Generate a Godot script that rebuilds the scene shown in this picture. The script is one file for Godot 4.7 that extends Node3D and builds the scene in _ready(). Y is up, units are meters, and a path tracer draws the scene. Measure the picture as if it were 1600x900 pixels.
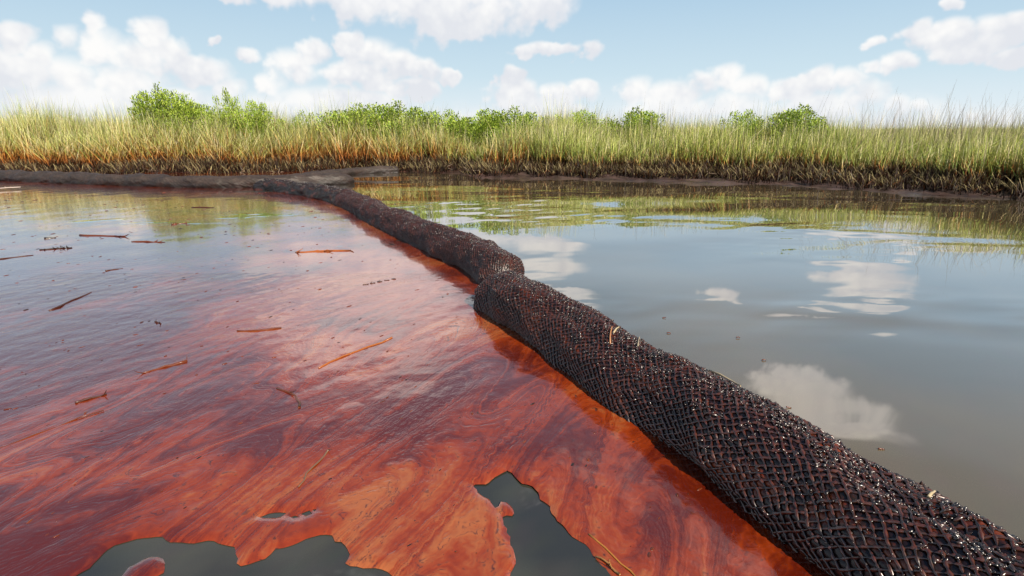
extends Node3D

# ------------------------------------------------------------------ tuning values
const EXPOSURE := 1.45
const SUN_ENERGY := 1.6
const SUN_AZIMUTH := 143.0        # where the sun stands, degrees clockwise from the view direction (-Z)
const SUN_HEIGHT := 39.0
const EYE := Vector3(0, 0.65, 0)

var rng := RandomNumberGenerator.new()
var taken := {}

# ------------------------------------------------------------------ naming helpers
func numbered(called: String) -> String:
	if not taken.has(called):
		taken[called] = 0
		return called
	taken[called] += 1
	return "%s_%03d" % [called, taken[called]]

func tag(o: Node3D, label := "", category := "", group := "", kind := "") -> Node3D:
	if label: o.set_meta("label", label)
	if category: o.set_meta("category", category)
	if group: o.set_meta("group", group)
	if kind: o.set_meta("kind", kind)
	return o

func thing(called: String, at: Vector3, turn := 0.0) -> Node3D:
	var o := Node3D.new()
	o.name = numbered(called)
	add_child(o)
	o.position = at
	o.rotation.y = turn
	return o

func obj(called: String, mesh: Mesh, mat: Material, parent: Node = self) -> MeshInstance3D:
	var o := MeshInstance3D.new()
	o.mesh = mesh
	if mat: o.material_override = mat
	if parent == self:
		o.name = numbered(called)
		add_child(o)
	else:
		o.name = called
		parent.add_child(o, true)
	return o

func noise(frequency: float, octaves := 3, salt := 0, type := FastNoiseLite.TYPE_SIMPLEX_SMOOTH) -> FastNoiseLite:
	var n := FastNoiseLite.new()
	n.noise_type = type
	n.seed = 11 + salt
	n.frequency = frequency
	n.fractal_type = FastNoiseLite.FRACTAL_FBM if octaves > 1 else FastNoiseLite.FRACTAL_NONE
	n.fractal_octaves = octaves
	return n

func mat(color: Color, rough: float, spec := 0.5, vertex := false) -> StandardMaterial3D:
	var m := StandardMaterial3D.new()
	m.albedo_color = color.linear_to_srgb()
	m.roughness = rough
	m.metallic_specular = spec
	m.vertex_color_use_as_albedo = vertex
	m.cull_mode = BaseMaterial3D.CULL_DISABLED
	return m

func parallel(job: Callable, count: int) -> void:
	var id := WorkerThreadPool.add_group_task(job, count, -1, true)
	WorkerThreadPool.wait_for_group_task_completion(id)

# ------------------------------------------------------------------ curves
func spline(points: Array, step: float) -> PackedVector3Array:
	# Catmull-Rom through the points, resampled at an even step
	var fine := PackedVector3Array()
	var n := points.size()
	for i in n - 1:
		var a: Vector3 = points[maxi(i - 1, 0)]
		var b: Vector3 = points[i]
		var c: Vector3 = points[i + 1]
		var d: Vector3 = points[mini(i + 2, n - 1)]
		var parts := maxi(4, int(b.distance_to(c) / (step * 0.5)))
		for k in parts:
			fine.append(b.cubic_interpolate(c, a, d, float(k) / parts))
	fine.append(points[n - 1])
	var out := PackedVector3Array([fine[0]])
	var left := step
	for i in fine.size() - 1:
		var from := fine[i]
		var to := fine[i + 1]
		var length := from.distance_to(to)
		var gone := 0.0
		while length - gone >= left:
			gone += left
			out.append(from.lerp(to, gone / length))
			left = step
		left -= length - gone
	return out

func distance_to_line(p: Vector2, line: PackedVector2Array) -> float:
	var best := 1e9
	for i in line.size() - 1:
		best = minf(best, p.distance_squared_to(Geometry2D.get_closest_point_to_segment(p, line[i], line[i + 1])))
	return sqrt(best)

func distance_to_ring(p: Vector2, ring: PackedVector2Array) -> float:
	var best := 1e9
	for i in ring.size():
		best = minf(best, p.distance_squared_to(Geometry2D.get_closest_point_to_segment(p, ring[i], ring[(i + 1) % ring.size()])))
	return sqrt(best)

# ------------------------------------------------------------------ sky
var clouds := [
	# the puffs of each cumulus: azimuth, height, half width, half height, all in degrees
	[-39.1, 6.4, 1.3, 1.2], [-37.5, 5.3, 1.3, 1.1], [-35.9, 6.5, 1.1, 1.1], [-34.0, 7.7, 1.0, 1.1], [-33.6, 6.2, 1.8, 1.7], [-30.3, 7.4, 1.3, 1.3], [-31.6, 5.6, 2.1, 1.6],
	[-38.6, 4.1, 1.9, 1.5], [-35.8, 3.9, 2.1, 1.7], [-32.3, 3.7, 2.5, 1.7], [-28.7, 5.0, 2.0, 1.4], [-26.7, 4.5, 1.9, 1.4], [-25.5, 3.3, 1.7, 1.2], [-29.1, 6.3, 1.4, 1.2],
	[-34.0, 2.2, 9.0, 1.5], [-42.0, 4.0, 4.0, 2.2], [-46.0, 3.0, 3.0, 2.4],
	[-26.1, 7.3, 0.4, 0.3], [-23.5, 6.3, 1.4, 0.6],
	[-21.5, 3.8, 1.4, 1.2], [-19.6, 5.3, 2.0, 1.7], [-18.0, 6.8, 1.2, 1.2], [-14.9, 7.4, 1.4, 1.2], [-12.9, 6.4, 2.5, 1.7], [-10.7, 5.9, 2.3, 1.4], [-14.3, 4.7, 3.0, 1.6],
	[-8.7, 5.4, 2.0, 1.2], [-6.0, 5.0, 1.3, 0.8], [-9.4, 3.8, 2.2, 1.1], [-17.0, 2.4, 7.0, 1.5],
	[-24.2, 11.6, 3.2, 1.2], [-20.0, 11.5, 5.0, 1.1], [-5.5, 9.5, 4.2, 1.5], [-18.6, 11.8, 3.8, 1.7], [-12.7, 11.2, 4.4, 2.3], [-7.0, 10.4, 4.6, 2.9], [-1.8, 10.7, 4.2, 2.6], [2.1, 11.4, 3.7, 2.3], [-8.6, 14.3, 9.2, 2.8],
	[-14.4, 17.3, 9.4, 3.2], [-15.0, 21.0, 7.5, 2.6], [-10.0, 23.0, 4.0, 1.8],
	[3.0, 7.3, 2.7, 0.7], [6.7, 7.1, 1.4, 0.8],
	[-0.7, 4.8, 1.4, 1.2], [0.0, 3.2, 2.6, 1.6], [4.3, 3.1, 2.0, 1.3], [6.9, 3.7, 1.6, 1.1], [3.1, 1.8, 4.3, 1.1],
	[12.0, 3.7, 1.8, 1.2], [15.0, 3.0, 2.3, 1.5], [17.6, 4.1, 1.8, 1.2], [19.9, 4.6, 1.7, 1.2], [22.1, 3.6, 1.7, 1.3], [20.6, 2.1, 3.2, 1.5], [15.1, 1.6, 4.5, 1.3],
	[25.1, 3.4, 1.6, 1.1], [27.1, 4.0, 1.8, 1.3], [29.4, 4.1, 1.5, 1.1], [30.5, 2.8, 1.9, 1.4], [33.0, 1.9, 1.5, 1.0], [34.7, 1.9, 0.9, 0.7], [27.3, 1.7, 3.3, 1.4],
	[33.2, 7.2, 1.4, 1.1], [35.4, 6.9, 1.6, 1.3], [37.6, 6.6, 1.7, 1.5], [39.0, 7.0, 1.4, 1.2], [32.4, 5.2, 1.2, 0.9], [31.0, 4.9, 0.8, 0.6], [36.3, 5.5, 1.9, 1.0], [39.0, 5.0, 1.4, 0.8],
	[31.0, 7.0, 0.5, 0.4], [35.3, 9.2, 0.8, 0.5], [38.0, 1.0, 0.7, 0.5],
	[28.0, 22.3, 4.8, 1.8], [32.5, 24.2, 5.4, 2.1], [26.5, 25.4, 2.6, 1.2], [6.0, 16.6, 2.7, 1.1], [20.6, 15.1, 1.6, 0.8], [29.5, 15.5, 1.9, 0.8], [34.2, 14.8, 1.4, 0.7], [32.0, 11.8, 3.7, 1.4], [34.0, 12.6, 2.0, 1.2], [4.6, 12.5, 3.2, 0.9], [-6.0, 8.6, 3.0, 0.7],
]
var cloud_bins := []
var sky_edge: FastNoiseLite
var sky_billow: FastNoiseLite
var sky_soft: FastNoiseLite
var sky_field: FastNoiseLite

func sky_color(az: float, el: float) -> Color:
	var h := maxf(el, 0.0)
	var c: Color
	if h < 5.0: c = Color(0.84, 0.90, 0.93).lerp(Color(0.61, 0.77, 0.865), h / 5.0)
	elif h < 12.0: c = Color(0.61, 0.77, 0.865).lerp(Color(0.43, 0.62, 0.79), (h - 5.0) / 7.0)
	elif h < 32.0: c = Color(0.43, 0.62, 0.79).lerp(Color(0.12, 0.19, 0.305), (h - 12.0) / 20.0)
	else: c = Color(0.12, 0.19, 0.305).lerp(Color(0.06, 0.14, 0.30), (h - 32.0) / 58.0)
	var a := deg_to_rad(az)
	var e := deg_to_rad(h)
	var d := Vector3(sin(a) * cos(e), sin(e), -cos(a) * cos(e))
	var n := sky_edge.get_noise_3dv(d)
	var b := -2.0 * (sky_billow.get_noise_3dv(d) + 0.49)      # cauliflower lumps, about -0.5 .. 0.5
	var s := sky_soft.get_noise_3dv(d)
	var density := -1.0
	var tall := 0.0
	if absf(az) < 52.0 and h < 31.0:
		var wx := az + n * 1.3 + s * 1.0
		var wy := h + n * 0.6 + b * 0.15
		var total := 0.001
		for p in cloud_bins[clampi(int(az + 60.0), 0, 119)]:
			var q: Vector4 = p
			var dx := (wx - q.x) / q.z
			var dy := (wy - q.y) / q.w
			if dy < 0.0: dy *= 1.15
			var here := 1.32 - dx * dx - dy * dy
			density = maxf(density, here)
			if here > -0.4:
				var weight := (here + 0.4) * (here + 0.4)
				total += weight
				tall += dy * weight
		tall /= total
		density += n * 0.75 + b * 0.15
		# distant low cloud in the haze
		density = maxf(density, (lerpf(3.8, 2.8, smoothstep(-12.0, 8.0, az)) - h) * 0.42 + s * 0.9 + n * 0.4 - 0.25)
	var far := clampf(maxf((absf(az) - 44.0) / 10.0, (h - 27.0) / 6.0), 0.0, 1.0)
	if far > 0.0:
		var up := maxf(d.y, 0.05) + 0.06
		var f := sky_field.get_noise_2d(d.x / up + 3.0, d.z / up) + n * 0.25 + b * 0.08 - 0.27
		density = lerpf(density, f * 3.0, far)
	var alpha := smoothstep(-0.15, 1.0 + s * 0.8, density)
	if alpha <= 0.0: return c
	var lit := clampf(0.47 + 0.50 * tall + 0.35 * b + s * 0.7 + n * 0.55, 0.0, 1.0)
	if h > 8.5 and h < 12.5 and az < 6.0: lit *= 0.6 + 0.4 * smoothstep(8.5, 12.5, h)
	var white := Color(0.78, 0.80, 0.85).lerp(Color(1.0, 0.99, 0.975), lit)
	white = white.lerp(Color(0.86, 0.90, 0.93), smoothstep(4.5, 0.0, h) * 0.5)
	white = white * lerpf(1.0, 1.3, smoothstep(9.5, 20.0, h))      # higher clouds brightened to strengthen their glare on oil and water
	return c.lerp(white, alpha * 0.97)

func make_sky() -> ImageTexture:
	sky_edge = noise(20.0, 6, 1)
	sky_edge.fractal_gain = 0.53
	sky_billow = noise(60.0, 2, 2, FastNoiseLite.TYPE_CELLULAR)
	sky_billow.cellular_return_type = FastNoiseLite.RETURN_DISTANCE
	sky_billow.cellular_jitter = 1.0
	sky_soft = noise(6.0, 3, 3)
	sky_field = noise(0.55, 3, 4)
	for k in 120: cloud_bins.append([])
	for p in clouds:
		for k in 120:
			if absf(k - 59.5 - p[0]) < p[2] + 2.6: cloud_bins[k].append(Vector4(p[0], p[1], p[2], p[3]))
	var W := 4096
	var H := 2048
	var rows := []
	rows.resize(256)
	parallel(func(i: int):
		var line := PackedFloat32Array()
		line.resize(1024 * 3)
		for j in 1024:
			var az := (j + 0.5) / 1024.0 * 360.0
			if az > 180.0: az -= 360.0
			var c := sky_color(az, 90.0 - (i + 0.5) / 512.0 * 180.0)
			line[j * 3] = c.r; line[j * 3 + 1] = c.g; line[j * 3 + 2] = c.b
		rows[i] = line, 256)
	var all := PackedFloat32Array()
	for r in rows: all.append_array(r)
	for k in 256: all.append_array(rows[255])
	var coarse := Image.create_from_data(1024, 512, false, Image.FORMAT_RGBF, all.to_byte_array())
	coarse.resize(W, H, Image.INTERPOLATE_BILINEAR)
	# the part of the sky towards the marsh with finer cloud edges
	var half := 600
	var top := H / 2 - 400
	var fine := []
	fine.resize(400)
	parallel(func(i: int):
		var line := PackedFloat32Array()
		line.resize(half * 2 * 3)
		for j in half * 2:
			var c := sky_color((j - half + 0.5) / W * 360.0, 90.0 - (top + i + 0.5) / H * 180.0)
			line[j * 3] = c.r; line[j * 3 + 1] = c.g; line[j * 3 + 2] = c.b
		fine[i] = line, 400)
	all = PackedFloat32Array()
	for r in fine: all.append_array(r)
	var near := Image.create_from_data(half * 2, 400, false, Image.FORMAT_RGBF, all.to_byte_array())
	coarse.blit_rect(near, Rect2i(half, 0, half, 400), Vector2i(0, top))
	coarse.blit_rect(near, Rect2i(0, 0, half, 400), Vector2i(W - half, top))
	return ImageTexture.create_from_image(coarse)

# ------------------------------------------------------------------ the shoreline
var shore_line: PackedVector3Array
const SHORE_STEP := 0.12
var shore_noise: FastNoiseLite
var shore_fine: FastNoiseLite

func shore_frame(k: int) -> Array:      # point, inland direction
	var a := shore_line[maxi(k - 6, 0)]
	var b := shore_line[mini(k + 6, shore_line.size() - 1)]
	var t := (b - a).normalized()
	return [shore_line[k], Vector3(t.z, 0, -t.x)]

func mud_width(p: Vector3) -> float:    # how wide the bare mud is in front of the grass
	return lerpf(0.25, 0.72, smoothstep(-3.2, 0.5, p.x)) + shore_noise.get_noise_2d(p.x * 1.3, p.z * 1.3 + 40.0) * 0.35

func land_height(p: Vector3, d: float, width: float) -> float:
	if d < -0.2: return d * 0.2
	var n := shore_noise.get_noise_2d(p.x, p.z)
	var f := shore_fine.get_noise_2d(p.x, p.z)
	var h := 0.0
	h = smoothstep(-0.15, width, d) * 0.075 + n * 0.035 * smoothstep(-0.1, 0.3, d) - 0.012
	h += smoothstep(width - 0.16, width + 0.14, d + f * 0.12) * 0.10
	return h + f * 0.034 * smoothstep(-0.1, 0.2, d)

func make_land() -> void:
	shore_noise = noise(0.9, 3, 21)
	shore_fine = noise(7.0, 3, 22)
	shore_line = spline([
		Vector3(-60, 0, -17), Vector3(-30, 0, -14.5), Vector3(-13.5, 0, -10.6), Vector3(-9.4, 0, -9.6), Vector3(-6.8, 0, -9.3), Vector3(-4.5, 0, -9.5), Vector3(-2.9, 0, -9.9), Vector3(-1.9, 0, -9.65),
		Vector3(-1.0, 0, -9.1), Vector3(-0.35, 0, -8.4), Vector3(0.9, 0, -7.9), Vector3(2.47, 0, -7.4), Vector3(3.7, 0, -6.65), Vector3(4.54, 0, -5.8), Vector3(4.95, 0, -5.2), Vector3(5.6, 0, -4.2), Vector3(8.5, 0, -2.2), Vector3(18, 0, 1), Vector3(50, 0, 6)], SHORE_STEP)
	var across := [-3.0, -1.0, -0.4, -0.25, -0.18, -0.12, -0.07, -0.03, 0.0]
	for k in 34: across.append(0.035 * (k + 1))
	across.append_array([1.3, 1.5, 1.8, 2.3, 3.0, 4.0, 6.0, 9.0, 15.0, 40.0, 140.0, 900.0])
	var n := shore_line.size()
	var m := across.size()
	var v := PackedVector3Array()
	var col := PackedColorArray()
	for k in n:
		var fr := shore_frame(k)
		var base: Vector3 = fr[0]
		var inland: Vector3 = fr[1]
		var width := mud_width(base)
		for d in across:
			var p: Vector3 = base + inland * d
			var far: float = d
			p.y = land_height(p, far, width) if far < 30.0 else 0.17
			var f := shore_fine.get_noise_2d(p.x * 0.7, p.z * 0.7 + 9.0)
			var g := shore_noise.get_noise_2d(p.x * 2.0, p.z * 2.0 + 90.0)
			var red := smoothstep(0.6, -2.5, p.x)
			# wet mud with an oily purple-brown film; black peat under the grass; dry thatch far inland
			var mud := Color(0.085, 0.052, 0.045).lerp(Color(0.10, 0.033, 0.018), red * 0.6)
			mud = mud.lerp(Color(0.035, 0.021, 0.017), clampf(0.35 + f * 2.2 + g * 1.4, 0.0, 1.0))
			mud = mud.lerp(Color(0.022, 0.013, 0.010).lerp(Color(0.06, 0.022, 0.012), red), smoothstep(width - 0.3, width, far + f * 0.25))
			mud = mud.lerp(Color(0.17, 0.15, 0.05), smoothstep(width + 0.8, width + 2.5, far))
			v.append(p)
			col.append(mud)
	var mesh := grid(v, n, m, false, PackedVector2Array(), col)
	var mm := mat(Color.WHITE, 0.5, 0.5, true)
	mm.roughness_texture = speckle_texture(0.12, 0.7, 5)
	mm.roughness = 1.0
	mm.uv1_triplanar = true
	mm.uv1_scale = Vector3(1.6, 1.6, 1.6)
	tag(obj("mud_bank", mesh, mm), "dark oily mud bank and marsh ground along the far shore", "ground", "", "structure")

func speckle_texture(low: float, high: float, salt: int) -> ImageTexture:
	var n := noise(0.02, 4, salt)
	var im := n.get_seamless_image(256, 256)
	im.convert(Image.FORMAT_L8)
	var d := im.get_data()
	for i in d.size(): d[i] = int(255.0 * lerpf(low, high, d[i] / 255.0))
	return ImageTexture.create_from_image(Image.create_from_data(256, 256, false, Image.FORMAT_L8, d))

func grid(v: PackedVector3Array, n: int, m: int, wrap: bool, uv := PackedVector2Array(), col := PackedColorArray()) -> ArrayMesh:
	# n rows of m points; wrap joins the last column to the first
	var normals := PackedVector3Array()
	normals.resize(v.size())
	for i in n:
		var i0 := maxi(i - 1, 0) * m
		var i1 := mini(i + 1, n - 1) * m
		for j in m:
			var j0 := (j - 1 + m) % m if wrap else maxi(j - 1, 0)
			var j1 := (j + 1) % m if wrap else mini(j + 1, m - 1)
			normals[i * m + j] = (v[i1 + j] - v[i0 + j]).cross(v[i * m + j1] - v[i * m + j0]).normalized()
	var index := PackedInt32Array()
	for i in n - 1:
		for j in (m if wrap else m - 1):
			var a := i * m + j
			var b := i * m + (j + 1) % m
			index.append_array([a, b, a + m, b, b + m, a + m])
	var arr := []
	arr.resize(Mesh.ARRAY_MAX)
	arr[Mesh.ARRAY_VERTEX] = v
	arr[Mesh.ARRAY_NORMAL] = normals
	arr[Mesh.ARRAY_INDEX] = index
	if uv.size(): arr[Mesh.ARRAY_TEX_UV] = uv
	if col.size(): arr[Mesh.ARRAY_COLOR] = col
	var mesh := ArrayMesh.new()
	mesh.add_surface_from_arrays(Mesh.PRIMITIVE_TRIANGLES, arr)
	return mesh

# ------------------------------------------------------------------ open water
func mirror(m: StandardMaterial3D) -> void:   # a clear film on top: liquids mirror the low sky strongly
	m.clearcoat_enabled = true
	m.clearcoat = 1.0
	m.clearcoat_roughness = 0.015

func make_water() -> void:
	var waves := []
	var r := RandomNumberGenerator.new()
	r.seed = 5
	for k in 22:
		var long := 0.07 * pow(14.0, r.randf())
		var a := deg_to_rad(72.0 + r.randf_range(-40.0, 40.0))
		waves.append([cos(a) * TAU / long, sin(a) * TAU / long, r.randf() * TAU, 0.00042 * pow(long, 0.95) * 2.6])
	var patch := noise(0.45, 2, 61)
	var silt := noise(0.8, 4, 62)
	var lift := func(x: float, z: float) -> float:
		var h := 0.0
		for w in waves: h += sin(x * w[0] + z * w[1] + w[2]) * w[3]
		var swell := smoothstep(-1.6, -4.2, z) * (0.0046 * sin(z * 3.1 + x * 1.25 + 1.5 * patch.get_noise_2d(x * 0.7, z * 0.7)) + 0.0020 * sin(z * 5.6 + x * 1.1 + 2.0 + 2.5 * patch.get_noise_2d(x + 30.0, z)))
		return swell + h * clampf(0.40 + patch.get_noise_2d(x, z * 1.6) * 1.5, 0.06, 1.1)
	var m := mat(Color.WHITE, 0.03, 0.5, true)
	mirror(m)
	var xs := [-900.0, -60.0, -20.0, -8.0]
	var zs := [-900.0, -60.0, -20.0]
	for k in 400: xs.append(-4.0 + 0.03 * k)
	for k in 300: zs.append(-9.9 + 0.033 * k)
	xs.append_array([12.0, 25.0, 60.0, 900.0])
	zs.append_array([2.0, 6.0, 20.0, 60.0, 900.0])
	var rows := []
	rows.resize(xs.size())
	var tones := []
	tones.resize(xs.size())
	parallel(func(i: int):
		var line := PackedVector3Array()
		var tone := PackedColorArray()
		for z in zs:
			var x: float = xs[i]
			var fade := smoothstep(-4.0, -3.0, x) * smoothstep(8.0, 7.0, x) * smoothstep(-9.9, -9.0, z) * smoothstep(0.0, -0.4, z)
			var y: float = lift.call(x, z) * fade if fade > 0.0 else 0.0
			line.append(Vector3(x, y - 0.0006, z))
			# silty water outside the booms; darker inside, painting the shade under the slick
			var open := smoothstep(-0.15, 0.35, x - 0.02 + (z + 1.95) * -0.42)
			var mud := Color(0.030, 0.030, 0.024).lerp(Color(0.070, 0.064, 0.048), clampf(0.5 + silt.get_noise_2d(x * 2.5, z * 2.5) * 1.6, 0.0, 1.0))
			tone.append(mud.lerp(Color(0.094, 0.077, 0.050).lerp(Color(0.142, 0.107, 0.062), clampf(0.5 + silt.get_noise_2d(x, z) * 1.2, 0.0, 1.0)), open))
		rows[i] = line
		tones[i] = tone, xs.size())
	var v := PackedVector3Array()
	var c := PackedColorArray()
	for l in rows: v.append_array(l)
	for l in tones: c.append_array(l)
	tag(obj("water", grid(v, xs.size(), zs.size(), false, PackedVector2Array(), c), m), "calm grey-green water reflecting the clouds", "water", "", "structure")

# ------------------------------------------------------------------ the oil slick
const BOOM_A := [Vector3(-0.085, 0.035, -2.17), Vector3(0.0, 0.04, -2.007), Vector3(0.068, 0.045, -1.864), Vector3(0.18, 0.04, -1.65), Vector3(0.28, 0.035, -1.41), Vector3(0.372, 0.035, -1.207), Vector3(0.442, 0.035, -1.047), Vector3(0.495, 0.035, -0.925), Vector3(0.56, 0.035, -0.781), Vector3(0.64, 0.035, -0.58), Vector3(0.80, 0.035, -0.15), Vector3(0.98, 0.035, 0.45)]
const BOOM_B := [Vector3(-3.0, 0.02, -6.72), Vector3(-2.55, 0.03, -6.40), Vector3(-1.97, 0.035, -5.83), Vector3(-1.437, 0.035, -5.10), Vector3(-0.869, 0.035, -3.998), Vector3(-0.534, 0.035, -3.392), Vector3(-0.349, 0.04, -3.042), Vector3(-0.19, 0.045, -2.77), Vector3(-0.055, 0.035, -2.45), Vector3(-0.03, 0.025, -2.33)]
const BOOM_C := [Vector3(-15.0, 0.03, -11.3), Vector3(-9.6, 0.03, -9.0), Vector3(-7.048, 0.03, -7.945), Vector3(-5.847, 0.03, -7.50), Vector3(-4.764, 0.03, -7.143), Vector3(-3.828, 0.03, -6.90), Vector3(-3.1, 0.03, -6.88), Vector3(-2.5, 0.03, -7.15), Vector3(-2.05, 0.025, -7.50)]
const BOOM_D := [Vector3(-3.05, 0.0, -7.45), Vector3(-2.85, 0.01, -8.0), Vector3(-2.5, 0.015, -8.95), Vector3(-2.2, 0.015, -9.35), Vector3(-1.86, 0.01, -9.55)]

var hole_left := PackedVector2Array([Vector2(-0.72, -0.45), Vector2(-0.69, -0.66), Vector2(-0.655, -0.730), Vector2(-0.650, -0.775), Vector2(-0.628, -0.797), Vector2(-0.597, -0.802), Vector2(-0.555, -0.788), Vector2(-0.520, -0.786), Vector2(-0.485, -0.788), Vector2(-0.452, -0.778), Vector2(-0.433, -0.745), Vector2(-0.417, -0.722), Vector2(-0.395, -0.750), Vector2(-0.372, -0.776), Vector2(-0.340, -0.797), Vector2(-0.304, -0.802), Vector2(-0.272, -0.785), Vector2(-0.256, -0.760), Vector2(-0.255, -0.738), Vector2(-0.225, -0.728), Vector2(-0.185, -0.722), Vector2(-0.16, -0.69), Vector2(-0.15, -0.45)])
var hole_right := PackedVector2Array([Vector2(-0.082, -0.946), Vector2(-0.045, -0.949), Vector2(-0.022, -0.975), Vector2(-0.006, -1.006), Vector2(0.004, -0.975), Vector2(0.016, -0.946), Vector2(0.042, -0.934), Vector2(0.060, -0.885), Vector2(0.078, -0.845), Vector2(0.100, -0.800), Vector2(0.124, -0.769), Vector2(0.150, -0.716), Vector2(0.185, -0.62), Vector2(0.20, -0.45), Vector2(-0.03, -0.45), Vector2(-0.015, -0.66), Vector2(0.002, -0.735), Vector2(0.004, -0.765), Vector2(-0.012, -0.835), Vector2(-0.034, -0.885)])
var hole_slits := [PackedVector2Array([Vector2(-0.455, -0.850), Vector2(-0.425, -0.862), Vector2(-0.395, -0.866), Vector2(-0.405, -0.852), Vector2(-0.43, -0.845)]), PackedVector2Array([Vector2(-0.392, -0.845), Vector2(-0.36, -0.850), Vector2(-0.352, -0.868), Vector2(-0.375, -0.858)])]
var island := PackedVector2Array([Vector2(-0.595, -0.735), Vector2(-0.575, -0.752), Vector2(-0.552, -0.757), Vector2(-0.538, -0.742), Vector2(-0.535, -0.715), Vector2(-0.56, -0.69), Vector2(-0.59, -0.70)])
var islet := PackedVector2Array([Vector2(-0.027, -0.905), Vector2(-0.012, -0.895), Vector2(0.004, -0.862), Vector2(-0.002, -0.845), Vector2(-0.018, -0.86)])
var oil_ring := PackedVector2Array()
var oil_edge: FastNoiseLite

func ring_depth(p: Vector2, ring: PackedVector2Array) -> float:
	var d := distance_to_ring(p, ring)
	return d if Geometry2D.is_point_in_polygon(p, ring) else -d

func oil_depth(p: Vector2, near: bool) -> float:
	# metres from the edge of the slick, positive inside it
	var n := oil_edge.get_noise_2dv(p)
	var f := 1.0
	if near and p.x > -0.9 and p.y > -1.15:
		f = -ring_depth(p, hole_left)
		f = minf(f, -ring_depth(p, hole_right))
		for s in hole_slits: f = minf(f, -ring_depth(p, s))
		f = maxf(f, ring_depth(p, island))
		f = maxf(f, ring_depth(p, islet))
		f += n * 0.010
	if near and p.x < -0.8: return f
	return minf(f, ring_depth(p, oil_ring) + n * 0.01)

# the way the slick has been stirred: every point is followed back along a swirling current
var flow_noise: FastNoiseLite
var flow_slow: FastNoiseLite
var oil_tone: FastNoiseLite
var oil_fine: FastNoiseLite
var oil_wide: FastNoiseLite
var oil_vein: FastNoiseLite
var oil_grain: FastNoiseLite

func current(p: Vector2) -> Vector2:
	var e := 0.01
	var along := Vector2(0.44, -0.90)
	var side := Vector2(0.90, 0.44)
	var f := func(q: Vector2) -> float:
		return flow_noise.get_noise_2d(q.dot(along) * 0.42, q.dot(side) * 1.8) * 0.34 + flow_slow.get_noise_2dv(q) * 0.42
	var s0: float = f.call(p)
	var dx: float = (f.call(p + Vector2(e, 0)) - s0) / e
	var dz: float = (f.call(p + Vector2(0, e)) - s0) / e
	var v := Vector2(dz, -dx)
	# an eddy beside the boom
	var o := p - Vector2(-0.05, -1.16)
	v += Vector2(-o.y, o.x) * 5.0 * exp(-o.length_squared() / 0.018)
	var o2 := p - Vector2(-1.05, -1.9)
	v += Vector2(o2.y, -o2.x) * 2.2 * exp(-o2.length_squared() / 0.12)
	return v

func oil_maps(x0: float, z0: float, wx: float, wz: float, px: int, pz: int) -> Array:
	var gx := 220
	var gz := int(220.0 * wz / wx)
	var came := []
	came.resize(gz + 1)
	parallel(func(i: int):
		var line := PackedVector2Array()
		line.resize(gx + 1)
		for j in gx + 1:
			var p := Vector2(x0 + wx * j / gx, z0 + wz * i / gz)
			for k in 12: p -= current(p) * 0.022
			line[j] = p
		came[i] = line, gz + 1)
	var rows_c := []
	rows_c.resize(pz)
	var rows_h := []
	rows_h.resize(pz)
	parallel(func(i: int):
		var bytes := PackedByteArray()
		bytes.resize(px * 3)
		var hs := PackedFloat32Array()
		hs.resize(px)
		var fi := (i + 0.5) / pz * gz
		var i0 := mini(int(fi), gz - 1)
		var ty := fi - i0
		var la: PackedVector2Array = came[i0]
		var lb: PackedVector2Array = came[i0 + 1]
		var z := z0 + wz * (i + 0.5) / pz
		for j in px:
			var fj := (j + 0.5) / px * gx
			var j0 := mini(int(fj), gx - 1)
			var tx := fj - j0
			var q := la[j0].lerp(la[j0 + 1], tx).lerp(lb[j0].lerp(lb[j0 + 1], tx), ty)
			var x := x0 + wx * (j + 0.5) / px
			q += Vector2(oil_fine.get_noise_2d(x * 0.7, z * 0.7), oil_fine.get_noise_2d(z * 0.7 + 9.0, x * 0.7)) * 0.030
			var t := oil_tone.get_noise_2dv(q)
			var f := oil_fine.get_noise_2dv(q)
			var v := oil_vein.get_noise_2dv(q)
			var gr := oil_grain.get_noise_2d(x, z)
			var wide := oil_wide.get_noise_2d(x, z)
			var mixed := clampf(0.50 + t * 0.46 + f * 0.15 + wide * 0.75 + gr * 0.14 + lerpf(-0.34, 0.06, smoothstep(-1.1, -0.1, x - (z + 1.0) * 0.35)), 0.0, 1.0)
			# red-brown crude, orange emulsion, tan froth
			var c := Color(0.092, 0.008, 0.0015).lerp(Color(0.262, 0.034, 0.004), smoothstep(0.05, 0.70, mixed))
			c = c.lerp(Color(0.36, 0.104, 0.030), smoothstep(0.55, 1.05, mixed))
			var vein := 1.0 - smoothstep(0.0, 0.045, absf(v + f * 0.16))
			c = c.lerp(Color(0.035, 0.011, 0.014), vein * 0.8 * smoothstep(0.05, 0.4, wide + gr * 0.6 + f * 0.4))
			c = c.lerp(Color(0.045, 0.010, 0.009), smoothstep(0.42, 0.75, gr + f * 0.3) * 0.6)
			c = c.linear_to_srgb()
			bytes[j * 3] = int(c.r * 255.0); bytes[j * 3 + 1] = int(c.g * 255.0); bytes[j * 3 + 2] = int(c.b * 255.0)
			hs[j] = 0.5 + t * 0.22 + f * 0.20 - vein * 0.07 + gr * 0.16
		rows_c[i] = bytes
		rows_h[i] = hs, pz)
	var all := PackedByteArray()
	for r in rows_c: all.append_array(r)
	var heights := PackedFloat32Array()
	for r in rows_h: heights.append_array(r)
	return [ImageTexture.create_from_image(Image.create_from_data(px, pz, false, Image.FORMAT_RGB8, all)), ImageTexture.create_from_image(Image.create_from_data(px, pz, false, Image.FORMAT_RF, heights.to_byte_array()))]

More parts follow.
